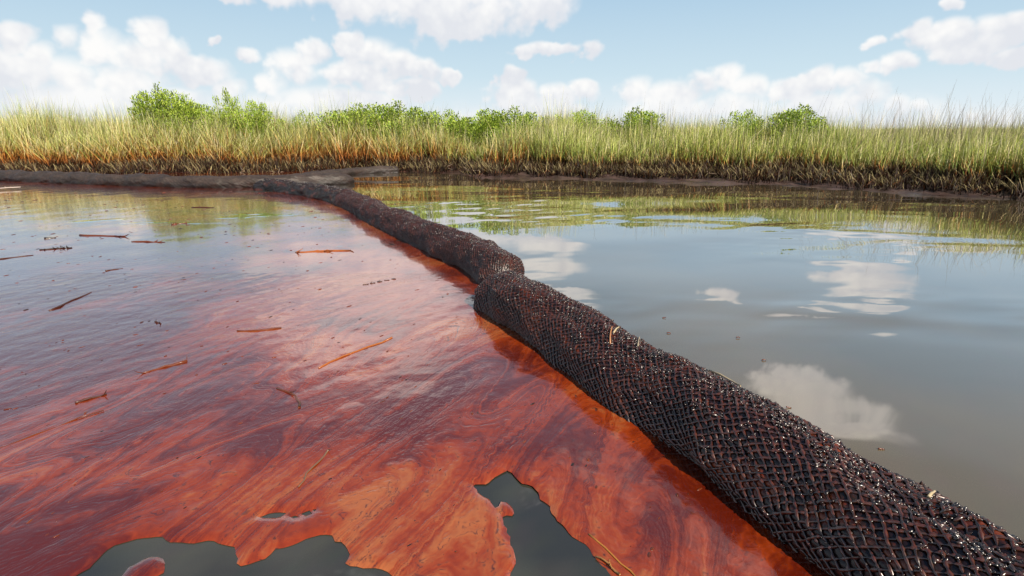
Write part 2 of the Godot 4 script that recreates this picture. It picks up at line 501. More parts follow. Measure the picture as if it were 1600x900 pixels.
func oil_sheet(x0: float, z0: float, wx: float, wz: float, cell: float, near: bool, uv_box: Rect2, skip := Rect2()) -> ArrayMesh:
	var nx := int(wx / cell) + 1
	var nz := int(wz / cell) + 1
	var depth := []
	depth.resize(nz)
	parallel(func(i: int):
		var line := PackedFloat32Array()
		line.resize(nx)
		for j in nx: line[j] = oil_depth(Vector2(x0 + j * cell, z0 + i * cell), near)
		depth[i] = line, nz)
	var verts := PackedVector3Array()
	var uv := PackedVector2Array()
	var index := PackedInt32Array()
	var known := {}
	for i in nz - 1:
		var a: PackedFloat32Array = depth[i]
		var b: PackedFloat32Array = depth[i + 1]
		for j in nx - 1:
			if skip.has_area() and skip.has_point(Vector2(x0 + (j + 0.5) * cell, z0 + (i + 0.5) * cell)): continue
			var f := [a[j], a[j + 1], b[j + 1], b[j]]
			var corner := [Vector2i(j, i), Vector2i(j + 1, i), Vector2i(j + 1, i + 1), Vector2i(j, i + 1)]
			var poly := PackedInt32Array()
			for k in 4:
				var k2 := (k + 1) % 4
				for part in 2:
					var key
					var p: Vector2
					var h := 0.0
					if part == 0:
						if f[k] <= 0.0: continue
						key = corner[k]
						p = Vector2(corner[k])
						h = f[k]
					else:
						if (f[k] > 0.0) == (f[k2] > 0.0): continue
						var c1: Vector2i = corner[k]
						var c2: Vector2i = corner[k2]
						key = Vector4i(mini(c1.x, c2.x), mini(c1.y, c2.y), maxi(c1.x, c2.x), maxi(c1.y, c2.y))
						p = Vector2(c1).lerp(Vector2(c2), f[k] / (f[k] - f[k2]))
					if not known.has(key):
						known[key] = verts.size()
						var x := x0 + p.x * cell
						var z := z0 + p.y * cell
						var thick := (0.0006 + 0.0042 * sqrt(clampf(h / 0.016, 0.0, 1.0))) if near else 0.0048
						var wrinkle := oil_wide.get_noise_2d(x * 2.0 + z * 1.5, z * 1.1 - x * 1.2 + 50.0) * 0.0013 + oil_fine.get_noise_2d((x + z * 0.5) * 0.55, (z - x * 0.5) * 0.28) * 0.0010
						verts.append(Vector3(x, thick + wrinkle * clampf(h / 0.04, 0.0, 1.0), z))
						uv.append(Vector2((x - uv_box.position.x) / uv_box.size.x, (z - uv_box.position.y) / uv_box.size.y))
					poly.append(known[key])
			for k in range(1, poly.size() - 1): index.append_array([poly[0], poly[k], poly[k + 1]])
	var normals := PackedVector3Array()
	normals.resize(verts.size())
	for k in range(0, index.size(), 3):
		var nrm := (verts[index[k + 2]] - verts[index[k]]).cross(verts[index[k + 1]] - verts[index[k]])
		for s in 3: normals[index[k + s]] += nrm
	for k in normals.size(): normals[k] = normals[k].normalized() if normals[k].y > 0.0 else Vector3.UP
	var arr := []
	arr.resize(Mesh.ARRAY_MAX)
	arr[Mesh.ARRAY_VERTEX] = verts
	arr[Mesh.ARRAY_NORMAL] = normals
	arr[Mesh.ARRAY_TEX_UV] = uv
	arr[Mesh.ARRAY_INDEX] = index
	var mesh := ArrayMesh.new()
	mesh.add_surface_from_arrays(Mesh.PRIMITIVE_TRIANGLES, arr)
	return mesh

func oil_material(maps: Array, relief: float) -> StandardMaterial3D:
	var m := mat(Color.WHITE, 0.16, 0.5)
	mirror(m)
	m.clearcoat = 0.9
	m.clearcoat_roughness = 0.07
	m.albedo_texture = maps[0]
	m.heightmap_enabled = true
	m.heightmap_texture = maps[1]
	m.heightmap_scale = relief
	return m

func make_oil() -> void:
	oil_edge = noise(20.0, 3, 31)
	flow_noise = noise(1.6, 2, 32)
	flow_slow = noise(0.5, 1, 33)
	oil_tone = noise(4.2, 4, 34)
	oil_fine = noise(26.0, 3, 35)
	oil_vein = noise(5.5, 3, 36)
	oil_wide = noise(1.3, 3, 38)
	oil_grain = noise(34.0, 3, 37)
	for p in BOOM_A.slice(0, 12): oil_ring.insert(0, Vector2(p.x, p.z))
	for k in range(BOOM_B.size() - 1, 0, -1): oil_ring.append(Vector2(BOOM_B[k].x, BOOM_B[k].z))
	oil_ring.append_array(PackedVector2Array([Vector2(-2.5, -7.15), Vector2(-2.05, -7.5), Vector2(-2.85, -8.75), Vector2(-1.95, -9.55), Vector2(-2.6, -10.4), Vector2(-8, -10.2), Vector2(-14, -11.4), Vector2(-14, 1.2), Vector2(0.98, 1.2)]))
	var near := Rect2(-2.2, -2.6, 3.0, 2.3)
	var far := Rect2(-11.0, -10.6, 11.0, 11.0)
	var slick := oil_sheet(near.position.x, near.position.y, near.size.x, near.size.y, 0.01, true, near)
	var rest := oil_sheet(-13.0, -10.4, 14.0, 11.4, 0.05, false, far, near)
	slick.surface_set_material(0, oil_material(oil_maps(near.position.x, near.position.y, near.size.x, near.size.y, 2048, 1570), 0.22))
	slick.add_surface_from_arrays(Mesh.PRIMITIVE_TRIANGLES, rest.surface_get_arrays(0))
	slick.surface_set_material(1, oil_material(oil_maps(far.position.x, far.position.y, far.size.x, far.size.y, 1800, 1800), 0.22))
	tag(obj("oil_slick", slick, null), "thick red-brown crude oil slick held inside the floating booms", "oil slick", "", "stuff")

# ------------------------------------------------------------------ the booms
var boom_surface: Callable     # of the nearest boom
var called_first := true
func boom(called: String, label: String, points: Array, radius: float, step: float, around: int, salt: int, ends: Vector2, with_net: bool, dry: float, net_from := 0.0) -> Node3D:
	var line := spline(points, step)
	var n := line.size()
	var root := thing(called, Vector3.ZERO)
	tag(root, label, "boom")
	var lump := noise(1.0, 3, 70 + salt)
	var fine := noise(1.0, 2, 90 + salt)
	var patch := noise(1.0, 3, 110 + salt)
	var length := (n - 1) * step
	var rings := 38.0                    # net cells round the boom
	var cell := 0.0115                    # their length along it
	var tangent := PackedVector3Array()
	for i in n: tangent.append((line[mini(i + 2, n - 1)] - line[maxi(i - 2, 0)]).normalized())
	# point on the surface at s metres along and turn t (0..1) round, lifted by some millimetres
	var surface := func(s: float, t: float, lift: float) -> Vector3:
		var k := clampf(s / step, 0.0, n - 1.001)
		var i := int(k)
		var c := line[i].lerp(line[i + 1], k - i)
		var tn := tangent[i].lerp(tangent[i + 1], k - i).normalized()
		var right := tn.cross(Vector3.UP).normalized()
		var up := right.cross(tn)
		var a := t * TAU
		var ca := cos(a)
		var sa := sin(a)
		var r := radius * (1.0 + 0.22 * lump.get_noise_3d(ca * 0.75, sa * 0.75, s * 2.3) + 0.05 * lump.get_noise_3d(ca * 2.2 + 7.0, sa * 2.2, s * 9.0))
		# shallow spiral creases where the sleeve is twisted
		var crease := sin(a * 1.0 + s * 7.5 + 2.0 * lump.get_noise_1d(s * 0.9))
		r *= 1.0 - 0.10 * smoothstep(0.45, 1.0, crease)
		var e := 1.0
		if ends.x > 0.0: e = minf(e, s / ends.x)
		if ends.y > 0.0: e = minf(e, (length - s) / ends.y)
		if e < 1.0: r *= maxf(0.10, pow(1.0 - pow(1.0 - e, 2.2), 0.55))
		r += lift
		return c + right * ca * r + up * sa * r * 0.96
	if called_first: boom_surface = surface
	called_first = false
	# lattice coordinates of the net, slightly irregular
	var lattice := func(s: float, t: float) -> Vector2:
		var a := t * TAU
		return Vector2(fine.get_noise_3d(cos(a) * 1.6, sin(a) * 1.6, s * 14.0) * 0.36, fine.get_noise_3d(cos(a) * 1.6 + 5.0, sin(a) * 1.6, s * 14.0) * 0.36)
	var v := PackedVector3Array()
	var col := PackedColorArray()
	v.resize(n * around)
	col.resize(n * around)
	var rows_v := []
	var rows_c := []
	rows_v.resize(n)
	rows_c.resize(n)
	parallel(func(i: int):
		var lv := PackedVector3Array()
		var lc := PackedColorArray()
		var s: float = i * step
		for j in around:
			var t := float(j) / around
			var w: Vector2 = lattice.call(s, t)
			var tight := 1.0 if with_net else 0.5
			var p := t * rings * tight + s / cell * 0.5 * tight + w.x
			var q := t * rings * tight - s / cell * 0.5 * tight + w.y
			var pillow := pow(absf(sin(p * PI) * sin(q * PI)), 0.6)
			var a := t * TAU
			var m := patch.get_noise_3d(cos(a) * 1.1, sin(a) * 1.1, s * 5.0)
			var g := patch.get_noise_3d(cos(a) * 6.0, sin(a) * 6.0 + 3.0, s * 40.0)
			var lift := (0.0034 * pillow + 0.0008 * g) if with_net else 0.004 * pillow + 0.002 * g
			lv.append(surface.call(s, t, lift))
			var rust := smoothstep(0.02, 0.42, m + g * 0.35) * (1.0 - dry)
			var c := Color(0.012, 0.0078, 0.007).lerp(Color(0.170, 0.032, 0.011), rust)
			var top := smoothstep(-0.25, 0.75, sin(a) + g * 0.35)  # crown lighter than the oil-soaked underside; also paints in the boom's round shading
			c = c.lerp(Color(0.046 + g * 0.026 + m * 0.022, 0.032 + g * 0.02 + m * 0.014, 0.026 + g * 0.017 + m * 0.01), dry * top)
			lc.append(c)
		rows_v[i] = lv
		rows_c[i] = lc, n)
	v = PackedVector3Array()
	col = PackedColorArray()
	for i in n:
		v.append_array(rows_v[i])
		col.append_array(rows_c[i])
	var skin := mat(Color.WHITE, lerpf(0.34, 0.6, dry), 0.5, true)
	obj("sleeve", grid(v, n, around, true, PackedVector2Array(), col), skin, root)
	if not with_net: return root
	# the knotted net drawn over the sleeve: two families of strands winding opposite ways
	var strands := []
	strands.resize(int(rings) * 2)
	var sub := 4
	var count := int((length - net_from) / cell) * sub
	parallel(func(k: int):
		var way := 1.0 if k % 2 == 0 else -1.0
		var start := (k / 2) as int
		var centre := PackedVector3Array()
		var thick := PackedFloat32Array()
		var tint := PackedFloat32Array()
		for i in count:
			var s := net_from + (i + 0.5) * cell / sub
			var t := fposmod((start - way * s / cell * 0.5) / rings, 1.0)
			var w: Vector2 = lattice.call(s, t)
			t -= (w.x if way > 0.0 else w.y) / rings
			var g := fine.get_noise_3d(t * 60.0, s * 150.0, k * 3.7) * 1.3
			var knot := pow(absf(cos(PI * s / cell + (0.0 if start % 2 == 0 else 0.0))), 6.0)
			centre.append(surface.call(s, t, 0.0034 + 0.0012 * g + way * 0.0004))
			thick.append(0.0021 * (1.0 + 0.8 * g + 0.6 * knot))
			tint.append(g)
		strands[k] = [centre, thick, tint], strands.size())
	var sv := PackedVector3Array()
	var sn := PackedVector3Array()
	var sc := PackedColorArray()
	var si := PackedInt32Array()
	var sides := 5
	for st in strands:
		var centre: PackedVector3Array = st[0]
		var thick: PackedFloat32Array = st[1]
		var tint: PackedFloat32Array = st[2]
		var base := sv.size()
		for i in centre.size():
			var tn := (centre[mini(i + 1, centre.size() - 1)] - centre[maxi(i - 1, 0)]).normalized()
			var side := tn.cross(Vector3(0.3, 0.9, 0.31)).normalized()
			var other := side.cross(tn)
			var c := Color(0.014, 0.006, 0.005).lerp(Color(0.085, 0.021, 0.010), clampf(0.35 + tint[i] * 1.1, 0.0, 1.0))
			for j in sides:
				var a := j * TAU / sides
				var d := side * cos(a) + other * sin(a)
				sv.append(centre[i] + d * thick[i])
				sn.append(d)
				sc.append(c)
		for i in centre.size() - 1:
			for j in sides:
				var a := base + i * sides + j
				var b := base + i * sides + (j + 1) % sides
				si.append_array([a, b, a + sides, b, b + sides, a + sides])
	var arr := []
	arr.resize(Mesh.ARRAY_MAX)
	arr[Mesh.ARRAY_VERTEX] = sv
	arr[Mesh.ARRAY_NORMAL] = sn
	arr[Mesh.ARRAY_COLOR] = sc
	arr[Mesh.ARRAY_INDEX] = si
	var net := ArrayMesh.new()
	net.add_surface_from_arrays(Mesh.PRIMITIVE_TRIANGLES, arr)
	var drops := MultiMesh.new()
	drops.transform_format = MultiMesh.TRANSFORM_3D
	drops.use_colors = true
	var drop := SphereMesh.new()
	drop.radius = 1.0
	drop.height = 2.0
	drop.radial_segments = 10
	drop.rings = 5
	drops.mesh = drop
	var r := RandomNumberGenerator.new()
	r.seed = 900 + salt
	var spots := []
	for k in int(length * 13000.0):
		var s := r.randf() * length
		var t := r.randfn(0.30, 0.11)
		if r.randf() < 0.65:        # most hang on the strands
			var way := 1.0 if r.randf() < 0.5 else -1.0
			t = (roundf(t * rings + way * s / cell * 0.5) - way * s / cell * 0.5) / rings
			var w: Vector2 = lattice.call(s, fposmod(t, 1.0))
			t -= (w.x if way > 0.0 else w.y) / rings
		var a := t * TAU
		if patch.get_noise_3d(cos(a) * 2.5, sin(a) * 2.5, s * 12.0) < r.randf_range(-0.35, 0.35): continue
		var size := 0.0010 + 0.0024 * pow(r.randf(), 2.0)
		var at: Vector3 = surface.call(s, fposmod(t, 1.0), 0.0046)
		spots.append(Transform3D(Basis.from_euler(Vector3(r.randf(), r.randf(), r.randf()) * TAU).scaled_local(Vector3(size * r.randf_range(1.0, 2.6), size * 0.8, size * 0.8)), at))
	drops.instance_count = spots.size()
	for k in spots.size():
		drops.set_instance_transform(k, spots[k])
		drops.set_instance_color(k, Color(0.012, 0.008, 0.007).lerp(Color(0.05, 0.018, 0.010), pow(r.randf(), 2.0)))
	var beads := MultiMeshInstance3D.new()
	beads.multimesh = drops
	beads.material_override = mat(Color.WHITE, 0.27, 0.8, true)
	beads.name = "oil_droplets"
	root.add_child(beads)
	beads.set_meta("kind", "stuff")
	tag(obj("netting", net, mat(Color.WHITE, 0.32, 0.8, true), root), "", "", "", "stuff")
	return root

func make_booms() -> void:
	boom("absorbent_boom", "nearest boom, thick black net sausage glistening with oil, running out at bottom right", BOOM_A, 0.103, 0.0036, 190, 1, Vector2(0.10, 0.0), true, 0.0)
	boom("absorbent_boom", "middle boom, twisted oil-soaked net sausage curving back from the tip of the nearest one", BOOM_B, 0.102, 0.0055, 130, 2, Vector2(0.25, 0.12), true, 0.35, 2.1)
	boom("absorbent_boom", "long dull brown boom lying across the left side in front of the marsh", BOOM_C, 0.112, 0.012, 84, 3, Vector2(0.0, 0.24), false, 0.95)
	boom("absorbent_boom", "short farthest boom behind the long brown one, its blunt end in the open water", BOOM_D, 0.09, 0.012, 72, 4, Vector2(0.1, 0.07), false, 0.95)

# ------------------------------------------------------------------ grass
func blade(st: SurfaceTool, at: Vector3, tall: float, lean: Vector2, curl: float, width: float, face: float, stops: Array, shade: float) -> void:
	var side := Vector3(cos(face), 0, sin(face))
	var parts := 5
	var last := []
	for k in parts + 1:
		var u := float(k) / parts
		var p := at + Vector3(lean.x, 0, lean.y) * (u * 0.5 + u * u * curl) * tall + Vector3(0, tall * (u - 0.22 * curl * u * u), 0)
		var w := width * (1.0 - pow(u, 1.8)) * 0.5 + 0.0004
		var h := u * (stops.size() - 1)
		var i := mini(int(h), stops.size() - 2)
		var c: Color = stops[i].lerp(stops[i + 1], h - i) * shade
		var pair := [p - side * w, p + side * w, c]
		if k > 0:
			for q in [[last[0], last[2]], [pair[0], c], [last[1], last[2]], [last[1], last[2]], [pair[0], c], [pair[1], c]]:
				st.set_color(q[1])
				st.set_normal((Vector3(-side.z, 0, side.x) * 0.5 + Vector3.UP * 0.45 + side * (0.2 if q[0] == pair[1] else -0.2)).normalized())
				st.add_vertex(q[0])
		last = pair

func tuft(count: int, spread: float, tall: Vector2, width: Vector2, palettes: Array, lean: float, salt: int) -> ArrayMesh:
	var r := RandomNumberGenerator.new()
	r.seed = salt
	var st := SurfaceTool.new()
	st.begin(Mesh.PRIMITIVE_TRIANGLES)
	for k in count:
		var a := r.randf() * TAU
		var d := sqrt(r.randf()) * spread
		var la := r.randf() * TAU
		blade(st, Vector3(cos(a) * d, -0.04, sin(a) * d), r.randf_range(tall.x, tall.y), Vector2(cos(la), sin(la)) * r.randf() * lean, r.randf() * 0.8, r.randf_range(width.x, width.y), r.randf() * TAU, palettes[r.randi() % palettes.size()], r.randf_range(0.7, 1.2))
	return st.commit()

func scatter(called: String, label: String, mesh: Mesh, m: Material, places: Array, tints: Array) -> void:
	var mm := MultiMesh.new()
	mm.transform_format = MultiMesh.TRANSFORM_3D
	mm.use_colors = true
	mm.mesh = mesh
	mm.instance_count = places.size()
	for k in places.size():
		mm.set_instance_transform(k, places[k])
		mm.set_instance_color(k, tints[k])
	var o := MultiMeshInstance3D.new()
	o.multimesh = mm
	o.material_override = m
	o.name = numbered(called)
	add_child(o)
	tag(o, label, "grass", "", "stuff")

func make_grass() -> void:
	var black := Color(0.020, 0.011, 0.008)
	var dark := Color(0.055, 0.022, 0.010)
	var rust := Color(0.36, 0.115, 0.022)
	var amber := Color(0.500, 0.250, 0.062)
	var green := Color(0.358, 0.439, 0.090)
	var deep := Color(0.163, 0.268, 0.057)
	var lime := Color(0.516, 0.579, 0.140)
	var straw := Color(0.770, 0.632, 0.303)
	var pale := Color(0.853, 0.770, 0.495)
	var gm := mat(Color.WHITE, 0.55, 0.4, true)
	gm.backlight_enabled = true
	gm.backlight = Color(0.6, 0.6, 0.6)
	var right_tuft := tuft(60, 0.17, Vector2(0.26, 0.66), Vector2(0.0035, 0.0085), [[black, black, dark, green, lime, green, lime], [black, dark, amber, green, lime, straw], [black, black, dark, deep, green, lime], [black, dark, deep, green, lime, pale], [black, black, rust, straw, lime, straw], [black, dark, amber, straw, pale, pale]], 0.55, 1)
	var left_tuft := tuft(60, 0.17, Vector2(0.30, 0.80), Vector2(0.0035, 0.0085), [[dark, rust, rust, amber, straw, lime, pale], [dark, rust, rust, amber, lime, straw], [dark, rust, amber, green, deep, green], [dark, rust, amber, straw, pale, pale], [black, dark, rust, amber, green, straw], [black, rust, amber, deep, lime]], 0.85, 2)
	var back_tuft := tuft(40, 0.22, Vector2(0.38, 0.66), Vector2(0.006, 0.012), [[deep, green, lime, pale], [deep, green, straw, pale], [deep, lime, green, lime]], 0.5, 3)
	var stubble := tuft(30, 0.14, Vector2(0.05, 0.21), Vector2(0.006, 0.013), [[black, black, dark], [black, black, dark], [black, dark, rust], [black, dark, straw]], 0.9, 4)
	var wisps := tuft(9, 0.22, Vector2(0.65, 1.0), Vector2(0.0025, 0.0045), [[deep, straw, pale, straw], [green, lime, Color(0.30, 0.27, 0.17), Color(0.36, 0.29, 0.2)], [deep, Color(0.30, 0.26, 0.16), Color(0.33, 0.26, 0.2), Color(0.30, 0.22, 0.17)]], 0.5, 5)
	var lists := {}
	for key in ["r", "l", "b", "s", "w"]: lists[key] = [[], []]
	rng.seed = 77
	var height := noise(0.35, 2, 41)
	var n := shore_line.size()
	var put := func(key: String, p: Vector3, size: float, tall: float, tint: Color) -> void:
		lists[key][0].append(Transform3D(Basis.from_euler(Vector3(0, rng.randf() * TAU, 0)).scaled(Vector3(size, size * tall, size)), p))
		lists[key][1].append(tint)
	for k in n:
		var fr := shore_frame(k)
		var base: Vector3 = fr[0]
		if base.x < -15.0 or base.x > 12.0: continue
		var width := mud_width(base)
		var left := smoothstep(0.5, -3.0, base.x)
		var fresh := smoothstep(3.0, 4.3, base.x)
		for q in 26:
			var deepness := pow(rng.randf(), 1.5) * 5.0
			var d := width - 0.02 + deepness + 0.22 * absf(shore_noise.get_noise_2d(base.x * 4.0, 7.0))
			if height.get_noise_2d(base.x * 6.0 + 40.0, d * 5.0) < -0.28 and rng.randf() < 0.75: continue
			var inland: Vector3 = fr[1]
			var p: Vector3 = base + inland * d + Vector3(rng.randf_range(-0.1, 0.1), 0, rng.randf_range(-0.1, 0.1))
			p.y = land_height(p, d, width)
			var hn := 1.0 + height.get_noise_2d(p.x * 1.6, p.z * 1.6) * 0.55
			var tall := hn * lerpf(1.0, 1.05, left) * (0.72 + 0.28 * smoothstep(0.0, 0.6, deepness)) * rng.randf_range(0.85, 1.12)
			var tone := rng.randf_range(0.8, 1.15)
			var tint := Color(tone, tone * rng.randf_range(0.95, 1.05), tone * rng.randf_range(0.85, 1.1))
			if rng.randf() < left: put.call("l", p, rng.randf_range(0.85, 1.2), tall, tint)
			else: put.call("r", p, rng.randf_range(0.85, 1.2), tall * lerpf(1.0, 0.85, fresh), tint)
			if deepness > 0.5 and rng.randf() < 0.20 + 0.75 * fresh + 0.12 * left:
				put.call("w", p, rng.randf_range(0.8, 1.1), rng.randf_range(0.72, 1.12), tint)
		for q in 17:
			var d := width + rng.randfn(-0.06, 0.19)
			var p: Vector3 = base + (fr[1] as Vector3) * d
			p.y = land_height(p, d, width) + 0.01
			put.call("s", p, rng.randf_range(0.7, 1.2), rng.randf_range(0.6, 1.3), Color.WHITE)
	for k in 11000:
		var t := pow(rng.randf(), 1.6)
		var i := rng.randi() % n
		var fr := shore_frame(i)
		var base: Vector3 = fr[0]
		if base.x < -45.0 or base.x > 35.0: continue
		var d := 4.5 + t * 55.0
		var p: Vector3 = base + (fr[1] as Vector3) * d + Vector3(rng.randf_range(-1, 1), 0, rng.randf_range(-1, 1)) * (1.0 + t * 8.0)
		p.y = 0.15
		put.call("b", p, 1.0 + t * 1.5, rng.randf_range(0.8, 1.35) / (1.0 + t * 1.2), Color.WHITE * rng.randf_range(0.85, 1.1))
	scatter("marsh_grass", "green marsh grass with oil-blackened feet along the right bank", right_tuft, gm, lists.r[0], lists.r[1])
	scatter("dry_marsh_grass", "tall straw-coloured grass with rust-orange oiled stems along the left bank", left_tuft, gm, lists.l[0], lists.l[1])
	scatter("inland_grass", "pale green grass reaching back behind the bank to the horizon", back_tuft, gm, lists.b[0], lists.b[1])
	scatter("oiled_stubble", "short blackened stubble on the muddy edge of the bank", stubble, gm, lists.s[0], lists.s[1])
	scatter("wispy_grass", "thin wispy flowering stalks standing above the marsh grass", wisps, gm, lists.w[0], lists.w[1])

# ------------------------------------------------------------------ shrubs
func shrub_foliage(salt: int, lean: float, spires: int) -> Array:
	var r := RandomNumberGenerator.new()
	r.seed = 500 + salt
	var st := SurfaceTool.new()
	st.begin(Mesh.PRIMITIVE_TRIANGLES)
	var wood := SurfaceTool.new()
	wood.begin(Mesh.PRIMITIVE_TRIANGLES)
	for k in spires:
		var a := r.randf() * TAU
		var d := sqrt(r.randf()) * 0.34
		var foot := Vector3(cos(a) * d * 0.35, 0, sin(a) * d * 0.35)
		var tip := Vector3(cos(a) * d * 1.25 + r.randfn(0, 0.05) + lean, (r.randf_range(0.66, 1.0) if k > 1 else 1.0) * (1.0 - d * 0.45), sin(a) * d * 1.25)
		stick_into(wood, [foot, foot.lerp(tip, 0.5) + Vector3(r.randfn(0, 0.02), 0, r.randfn(0, 0.02)), tip], 0.008, 0.002, 4)
		var tone := r.randf_range(0.75, 1.2)
		for q in 480:
			var u := pow(r.randf(), 0.7)
			var reach := 0.15 * sin(clampf(u * 0.9 + 0.1, 0.0, 1.0) * PI * 0.93) + 0.02
			var la := r.randf() * TAU
			var dist := sqrt(r.randf()) * reach
			var p := foot.lerp(tip, 0.12 + 0.88 * u) + Vector3(cos(la) * dist, r.randfn(0, 0.02), sin(la) * dist)
			var out := Vector3(cos(la) * 0.8, r.randf_range(0.5, 2.2), sin(la) * 0.8).normalized()
			var side := out.cross(Vector3(r.randfn(), r.randfn(), r.randfn())).normalized()
			var length := r.randf_range(0.022, 0.044)
			var w := length * r.randf_range(0.18, 0.30)
			var c := Color(0.17, 0.29, 0.03).lerp(Color(0.46, 0.55, 0.08), r.randf()) * tone
			var nrm := side.cross(out)
			if nrm.y < 0.0:
				side = -side
				nrm = -nrm
			nrm = (nrm + Vector3.UP * 0.25).normalized()
			for pt in [p, p + out * length * 0.5 - side * w, p + out * length, p, p + out * length, p + out * length * 0.5 + side * w]:
				st.set_color(c)
				st.set_normal(nrm)
				st.add_vertex(pt)
	wood.generate_normals()
	return [st.commit(), wood.commit()]

func make_shrubs() -> void:
	var lm := mat(Color.WHITE, 0.5, 0.4, true)
	lm.backlight_enabled = true
	lm.backlight = Color(0.6, 0.6, 0.6)
	var wm := mat(Color(0.12, 0.08, 0.05), 0.85)
	var kinds := [shrub_foliage(1, 0.0, 24), shrub_foliage(2, 0.05, 17), shrub_foliage(3, -0.04, 30), shrub_foliage(4, 0.0, 9)]
	# x, z, height, width factor, kind, label
	var list := [
		[-6.45, -10.9, 1.33, 0.8, 0, "tallest green shrub, leftmost in the marsh and leaning left"],
		[-5.95, -10.9, 1.22, 0.72, 2, "broad dark green shrub just right of the tallest leftmost one"],
		[-5.60, -10.8, 1.02, 0.7, 1, "low shrub filling the gap between the leftmost pair and the pointed one"],
		[-5.23, -11.0, 1.28, 0.55, 3, "narrow pointed yellow-green shrub standing like a flame"],
		[-4.80, -10.8, 1.12, 0.6, 1, "narrow upright shrub right of the flame-shaped one"],
		[-3.95, -11.4, 0.96, 0.5, 3, "small lone sprig of a shrub in the dry grass left of centre"],
		[-2.90, -11.2, 1.10, 1.1, 2, "wide rounded lime shrub, left of the middle pair"],
		[-2.10, -11.0, 1.08, 1.2, 0, "wide rounded lime shrub, right of the middle pair"],
		[-1.30, -10.9, 0.98, 0.8, 1, "low shrub at the right shoulder of the middle pair"],
		[-0.60, -10.4, 0.96, 0.8, 2, "low shrub above the tip of the farthest boom"],
		[0.05, -10.2, 0.96, 0.9, 0, "low broad shrub behind the deep green grass at the centre"],
		[1.1, -10.3, 0.95, 0.7, 1, "small shrub right of centre among wispy stalks"],
		[2.15, -10.3, 0.96, 0.85, 0, "rounded lime shrub in the right half of the marsh"],
		[3.65, -9.4, 0.93, 0.6, 1, "small spiky shrub left of the last shrub on the right"],
		[4.45, -9.1, 0.95, 0.75, 0, "last green shrub towards the right, before the bare wispy grass"],
	]
	for s in list:
		var root := thing("shrub", Vector3(s[0], 0.14, s[1]), rng.randf() * TAU)
		tag(root, s[5], "shrub", "green shrubs in the marsh")
		root.scale = Vector3(s[3] * 1.62, (s[2] - 0.14) * 1.10, s[3] * 1.3)
		obj("foliage", kinds[s[4]][0], lm, root)
		obj("stem", kinds[s[4]][1], wm, root)

# ------------------------------------------------------------------ floating bits
func stick_into(st: SurfaceTool, path: Array, r0: float, r1: float, sides := 6) -> void:
	var n := path.size()
	var rings := []
	for i in n:
		var tn: Vector3 = (path[mini(i + 1, n - 1)] - path[maxi(i - 1, 0)]).normalized()
		var side := tn.cross(Vector3.UP if absf(tn.y) < 0.9 else Vector3.RIGHT).normalized()
		var other := side.cross(tn)
		var ring := []
		var r := lerpf(r0, r1, float(i) / (n - 1))
		for j in sides:
			var a := j * TAU / sides
			ring.append(path[i] + (side * cos(a) + other * sin(a)) * r)
		rings.append(ring)
	for i in n - 1:
		for j in sides:
			var a: Vector3 = rings[i][j]
			var b: Vector3 = rings[i][(j + 1) % sides]
			var c: Vector3 = rings[i + 1][j]
			var d: Vector3 = rings[i + 1][(j + 1) % sides]
			for p in [a, c, b, b, c, d]: st.add_vertex(p)
	for i in [0, n - 1]:
		for j in range(1, sides - 1):
			for p in [rings[i][0], rings[i][j], rings[i][j + 1]]: st.add_vertex(p)

func reed_path(a: Vector2, b: Vector2, y: float, bow: float, salt: int, parts := 7) -> Array:
	var r := RandomNumberGenerator.new()
	r.seed = salt
	var side := (b - a).orthogonal()
	var out := []
	for k in parts:
		var u := k / float(parts - 1)
		var p := a.lerp(b, u) + side * (bow * sin(u * PI) + r.randfn(0, 0.012))
		out.append(Vector3(p.x, y + r.randfn(0, 0.0009), p.y))
	return out

func reed(called: String, label: String, category: String, a: Vector2, b: Vector2, r0: float, r1: float, color: Color, bow := 0.03, extra := 0, group := "", y := 0.0055) -> Node3D:
	# extra: number of short side splinters or leaves along it
	var c := (a + b) * 0.5
	var root := thing(called, Vector3(c.x, 0, c.y))
	tag(root, label, category, group)
	var m := mat(color, 0.3, 0.5)
	var salt := taken.size() * 31 + int(absf(a.x) * 1000.0)
	var path := reed_path(a - c, b - c, y, bow, salt)
	var st := SurfaceTool.new()
	st.begin(Mesh.PRIMITIVE_TRIANGLES)
	stick_into(st, path, r0 * 0.62, r1 * 0.62)
	st.generate_normals()
	obj("stalk", st.commit(), m, root)
	var r := RandomNumberGenerator.new()
	r.seed = salt + 1
	for k in extra:
		var at: Vector3 = path[r.randi_range(0, path.size() - 1)]
		var dir := Vector3((b - a).x, 0, (b - a).y).normalized().rotated(Vector3.UP, r.randf_range(-1.6, 1.6)) * (1.0 if r.randf() < 0.5 else -1.0)
		var length := a.distance_to(b) * r.randf_range(0.10, 0.26)
		var sp := SurfaceTool.new()
		sp.begin(Mesh.PRIMITIVE_TRIANGLES)
		stick_into(sp, [at, at + dir * length * 0.5 + Vector3(0, r.randf() * 0.006, 0), at + dir * length + Vector3(0, r.randf() * 0.018 - 0.002, 0)], r0 * 0.5, r0 * 0.15, 5)
		sp.generate_normals()
		obj("splinter", sp.commit(), m, root)
	return root

